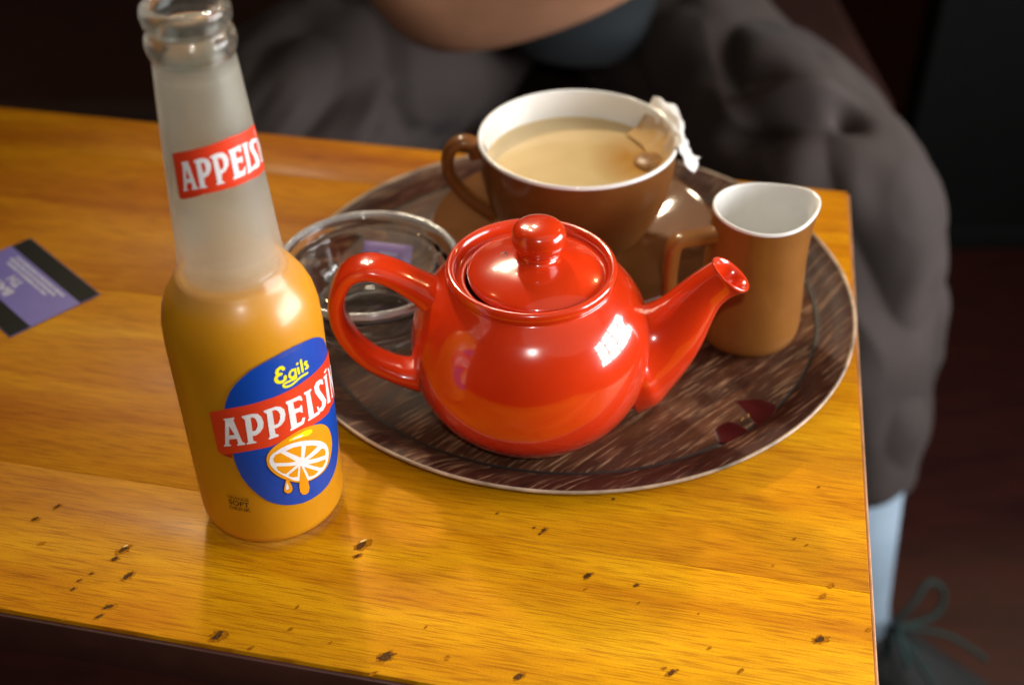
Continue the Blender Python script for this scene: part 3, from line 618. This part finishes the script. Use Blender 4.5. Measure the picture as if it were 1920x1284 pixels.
# ------------------------------------------------------------------ the person behind the table
SKIN = plain('skin', (.54, .27, .155), .5, .14, 25)
def cloth_mat(name, col, sc=300):
    n = NT(name); v = n.coords(); f = n.noise(v, 9, 4); g = n.noise(v, sc, 2)
    n.set(Base_Color=n.ramp(f, [(.3, tuple(c*.8 for c in col)), (.7, tuple(c*1.2 for c in col))]), Roughness=.85); n.p.inputs['Sheen Weight'].default_value = .04; n.bump(g, .3, .001); return n.m
TRO = cloth_mat('grey_trouser_cloth', (.046, .033, .029)); SHI = cloth_mat('dark_teal_cloth', (.004, .008, .011)); SOC = cloth_mat('pale_blue_sock', (.30, .40, .50)); HAI = cloth_mat('dark_hair', (.02, .013, .01)); SHO = cloth_mat('black_shoe', (.012, .013, .013)); LAC = plain('green_lace', (.012, .032, .028), .85)
def skin(name, V, E_, mt, parent, sub=2, root=0):
    """V rows: (x,y,z,rx,ry)"""
    me = bpy.data.meshes.new(name); me.from_pydata([v[:3] for v in V], E_, []); me.update()
    o = bpy.data.objects.new(name, me); C.objects.link(o); me.materials.append(mt)
    if parent: o.parent = parent
    md = o.modifiers.new('skin', 'SKIN'); md.use_smooth_shade = True
    for i, v in enumerate(V):
        s = me.skin_vertices[0].data[i]; s.radius = (v[3], v[4] if len(v) > 4 else v[3]); s.use_root = (i == root)
    sb = o.modifiers.new('sub', 'SUBSURF'); sb.levels = sub; sb.render_levels = sub
    return o
pe = empty('person', (0, 0, FL)); tag(pe, 'person in grey trousers and dark teal top leaning elbows on knees behind the table', 'person')
def up(v): return (v[0], v[1], v[2]-FL)+tuple(v[3:])
V = [(.05, 1.32, -.10, .12, .10), (.03, 1.30, .02, .115, .09), (.01, 1.22, .17, .13, .095), (0, 1.13, .28, .10, .075), (.0, 1.09, .335, .045), (.0, 1.06, .40, .058, .07), (.0, 1.05, .46, .072, .085), (.0, 1.07, .52, .06, .075),
     (-.16, 1.10, .24, .055), (-.135, 1.01, .10, .054), (-.062, .935, -.030, .050), (.06, .890, .028, .042), (.160, .850, .100, .029),
     (.18, 1.10, .24, .055), (.25, 1.02, .10, .044), (.27, .95, .0, .040), (.25, .89, .06, .034), (.20, .845, .115, .026),
     (.12, 1.22, -.155, .06), (.292, .95, -.185, .035), (.330, .87, -.45, .035), (.347, .80, -.64, .034),
     (-.06, 1.25, -.155, .06), (-.275, 1.01, -.185, .035), (-.29, .98, -.45, .035), (-.29, .99, -.64, .034)]
E_ = [(0, 1), (1, 2), (2, 3), (3, 4), (4, 5), (5, 6), (6, 7), (3, 8), (8, 9), (9, 10), (10, 11), (11, 12), (3, 13), (13, 14), (14, 15), (15, 16), (16, 17), (0, 18), (18, 19), (19, 20), (20, 21), (0, 22), (22, 23), (23, 24), (24, 25)]
hands = [(12, (.165, .850, .105), 1), (17, (.20, .845, .115), -1)]
for wi, c, s in hands:
    b = len(V); V.append((c[0]+s*.035, c[1]-.02, c[2]+.02, .026, .014)); E_.append((wi, b))
    for k in range(4):
        f0 = len(V); dx = .012*(k-1.5)
        V += [(c[0]+s*.062, c[1]-.035+dx*.4, c[2]+.03+dx, .009), (c[0]+s*.080, c[1]-.055+dx*.4, c[2]+.022+dx, .008), (c[0]+s*.080, c[1]-.070, c[2]+.008+dx, .007)]
        E_ += [(b, f0), (f0, f0+1), (f0+1, f0+2)]
    f0 = len(V); V += [(c[0]+s*.045, c[1]-.045, c[2]+.040, .010), (c[0]+s*.060, c[1]-.060, c[2]+.050, .009)]; E_ += [(b, f0), (f0, f0+1)]
skin('body', [up(v) for v in V], E_, SKIN, pe)
# face
hd = Vector((.0, 1.05-.085, .455-FL))
eyem = plain('eye_white', (.7, .7, .68), .2); 
for sx in (-1, 1):
    ey = mesh('eye', *move(lathe(smoothprof([(0, -.011), (.008, -.008), (.011, 0), (.008, .008), (0, .011)], 3), 16), hd+Vector((sx*.028, .014, .012))), eyem, pe)
    mesh('pupil', *move(lathe([(0, -.003), (.004, 0), (0, .003)], 12), hd+Vector((sx*.028, .003, .012))), HAI, ey)
    mesh('ear', *move(lathe(smoothprof([(0, -.03), (.011, -.018), (.014, .008), (.009, .026), (0, .03)], 3), 14), hd+Vector((sx*.074, .095, .0))), SKIN, pe)
mesh('nose', *move(lathe(smoothprof([(0, .03), (.006, .022), (.011, .0), (.013, -.012), (.008, -.02), (0, -.021)], 3), 16), hd+Vector((0, .0, -.012))), SKIN, pe)
mesh('mouth', *move(box(-.022, .022, -.004, .006, -.005, .005, .003), hd+Vector((0, .014, -.055))), plain('lip', (.36, .10, .08), .4), pe)
def hf(r, z, a): return r*math.cos(a), r*math.sin(a)*1.15, z
mesh('hair', *move(lathe(smoothprof([(.088, -.02), (.092, .02), (.088, .06), (.066, .095), (.03, .112), (0, .115)], 4), 40, hf), (.0, 1.085, .47-FL)), HAI, pe)
# shirt: torso and short sleeves, its hem hanging between the thighs
SV = [(.065, 1.07, -.135, .075, .040), (.055, 1.22, -.06, .13, .085), (.03, 1.28, .03, .135, .11), (.01, 1.21, .17, .148, .112), (0, 1.13, .275, .112, .086), (-.165, 1.10, .23, .070), (-.135, 1.035, .14, .060), (.185, 1.10, .23, .070), (.235, 1.05, .14, .060)]
skin('shirt', [up(v) for v in SV], [(0, 1), (1, 2), (2, 3), (3, 4), (4, 5), (5, 6), (4, 7), (7, 8)], SHI, pe, root=2)

def trouser_leg(path, seed, folds):
    """rows (x,y,z,r) -> soft wrinkled tube"""
    q = crom(path, 30); n = 180; vs, fs = [], []
    P = [Vector(a[:3]) for a in q]
    side = Vector((1, .3, .1)).normalized()
    for i, a in enumerate(q):
        t = (P[min(i+1, len(P)-1)]-P[max(i-1, 0)]).normalized(); s = (side-t*side.dot(t)).normalized(); u = t.cross(s)
        for k in range(n):
            an = 2*PI*k/n; d = s*math.cos(an)+u*math.sin(an); p = P[i]+d*a[3]
            wv = noise.noise((p.x*9+seed, p.y*9, p.z*9))*.55+noise.noise((p.x*24, p.y*20+seed, p.z*13))*.28-.6*max(0, .22-abs(noise.noise((p.x*8+p.z*5, p.y*8-p.z*9, seed+p.z*3))))/.22
            for (fp, fd, fw, fl, amp) in folds:
                rel = p-Vector(fp); f = Vector(fd).normalized(); al = rel.dot(f); pr = (rel-f*al).length
                wv += amp*math.exp(-(pr/fw)**2)*math.exp(-(al/fl)**2)
            vs.append(P[i]+d*(a[3]+.020*wv))
    for i in range(len(q)-1):
        for k in range(n): k2 = (k+1) % n; fs.append((i*n+k, i*n+k2, (i+1)*n+k2, (i+1)*n+k))
    fs.append(tuple(range(n))); fs.append(tuple((len(q)-1)*n+k for k in range(n)))
    return vs, fs
tro = empty('trousers', (0, 0, 0)); tro.parent = pe
rl = [(.10, 1.40, -.12, .11), (.155, 1.22, -.165, .095), (.218, 1.085, -.176, .088), (.272, .975, -.180, .086), (.304, .928, -.200, .083), (.322, .905, -.250, .080), (.334, .890, -.33, .077), (.340, .865, -.42, .070), (.340, .840, -.475, .058), (.340, .832, -.492, .042)]
foldR = [((.195, .985, -.10), (.06, -.037, .02), .013, .07, -1.8), ((.225, .93, -.140), (.096, -.032, .039), .013, .055, -2.2), ((.25, .945, -.105), (.09, -.035, .03), .012, .06, 1.1), ((.293, .915, -.118), (.05, -.03, -.06), .011, .022, -1.5), ((.39, .87, -.30), (.02, -.04, -.15), .010, .09, -1.6), ((.33, .86, -.22), (.05, .0, -.15), .020, .07, -.9), ((.365, .84, -.40), (.03, 0, -.1), .012, .05, -1.0)]
mesh('trouser_leg', *[[(x, y, z-FL) for x, y, z in a] if i == 0 else a for i, a in enumerate(trouser_leg(rl, 1.3, foldR))], TRO, tro)
ll = [(.02, 1.40, -.12, .11), (-.06, 1.24, -.155, .105), (-.14, 1.11, -.170, .101), (-.215, 1.040, -.178, .094), (-.248, 1.012, -.208, .087), (-.262, .995, -.30, .080), (-.265, .985, -.42, .07), (-.27, .98, -.50, .055)]
dl = (.057, .045, .05)
foldL = [((-.150, .972, -.125), dl, .009, .06, -2.0), ((-.175, .962, -.115), dl, .009, .06, 1.5), ((-.125, .985, -.140), dl, .010, .05, 1.4), ((-.110, .99, -.155), dl, .008, .05, -1.6), ((-.205, .965, -.10), dl, .009, .05, -1.5), ((-.23, .97, -.085), dl, .010, .06, 1.0)]
mesh('trouser_leg', *[[(x, y, z-FL) for x, y, z in a] if i == 0 else a for i, a in enumerate(trouser_leg(ll, 5.1, foldL))], TRO, tro)
def shoe(ax, ay, dirx, diry):
    d = Vector((dirx, diry, 0)).normalized(); s = Vector((d.y, -d.x, 0))
    rows = [(-.07, .028, .05, .09), (-.05, .036, .06, .10), (0, .039, .06, .115), (.05, .042, .05, .085), (.10, .047, .045, .062), (.15, .046, .035, .045), (.185, .034, .02, .032), (.20, .016, .012, .022)]
    vs, fs = [], []; n = 28
    for (l, hw, _, ht) in crom(rows, 5):
        for k in range(n):
            a = 2*PI*k/n; c, q = math.cos(a), math.sin(a)
            z = ht*(.5+.5*math.copysign(abs(q)**.7, q)); p = Vector((ax, ay, 0))+d*l+s*(hw*math.copysign(abs(c)**.8, c)*(1-.35*max(0, q)**2)); vs.append((p.x, p.y, z+.001))
    m_ = len(vs)//n
    for i in range(m_-1):
        for k in range(n): k2 = (k+1) % n; fs.append((i*n+k, i*n+k2, (i+1)*n+k2, (i+1)*n+k))
    fs.append(tuple(range(n))); fs.append(tuple((m_-1)*n+k for k in range(n)))
    return vs, fs, d, s
for (ax, ay, dx, dy, kz) in ((.350, .80, .75, -.55, 1), (-.29, .99, -.3, -1, 0)):
    vs, fs, d, s = shoe(ax, ay, dx, dy); sh = mesh('shoe', vs, fs, SHO, pe)
    mesh('sock', *tube([(ax-.004, ay+.03*kz, .25), (ax-.003, ay+.012*kz, .18), (ax, ay, .11), (ax+d.x*.01, ay+d.y*.01, .07)], .036, 24), SOC, pe)
    b = Vector((ax, ay, .10))+d*.045
    for sg in (-1, 1):
        lp = [b, b+s*sg*.018+d*.01+Vector((0, 0, .025)), b+s*sg*.040+d*.015+Vector((0, 0, .040)), b+s*sg*.052+d*.03+Vector((0, 0, .022)), b+s*sg*.035+d*.03+Vector((0, 0, .002)), b+d*.004]
        mesh('lace', *tube([tuple(q) for q in crom([tuple(p) for p in lp], 6)], .0030, 8), LAC, sh)
        mesh('lace', *tube([tuple(q) for q in crom([tuple(b), tuple(b+s*sg*.03+d*.05+Vector((0, 0, -.01))), tuple(b+s*sg*.045+d*.09+Vector((0, 0, -.035)))], 6)], .0028, 8), LAC, sh)
    for i in range(4):
        c = Vector((ax, ay, 0))+d*(.05+.02*i); mesh('lace', *tube([tuple(c-s*.024+Vector((0, 0, .078-.011*i))), tuple(c+Vector((0, 0, .088-.011*i))), tuple(c+s*.024+Vector((0, 0, .078-.011*i)))], .003, 8), LAC, sh)

# ------------------------------------------------------------------ render
S.render.engine = 'CYCLES'
S.cycles.max_bounces = 14; S.cycles.transmission_bounces = 12; S.cycles.glossy_bounces = 5; S.cycles.diffuse_bounces = 4
S.cycles.sample_clamp_indirect = 6
S.cycles.use_denoising = True
S.cycles.caustics_refractive = True; S.cycles.caustics_reflective = True
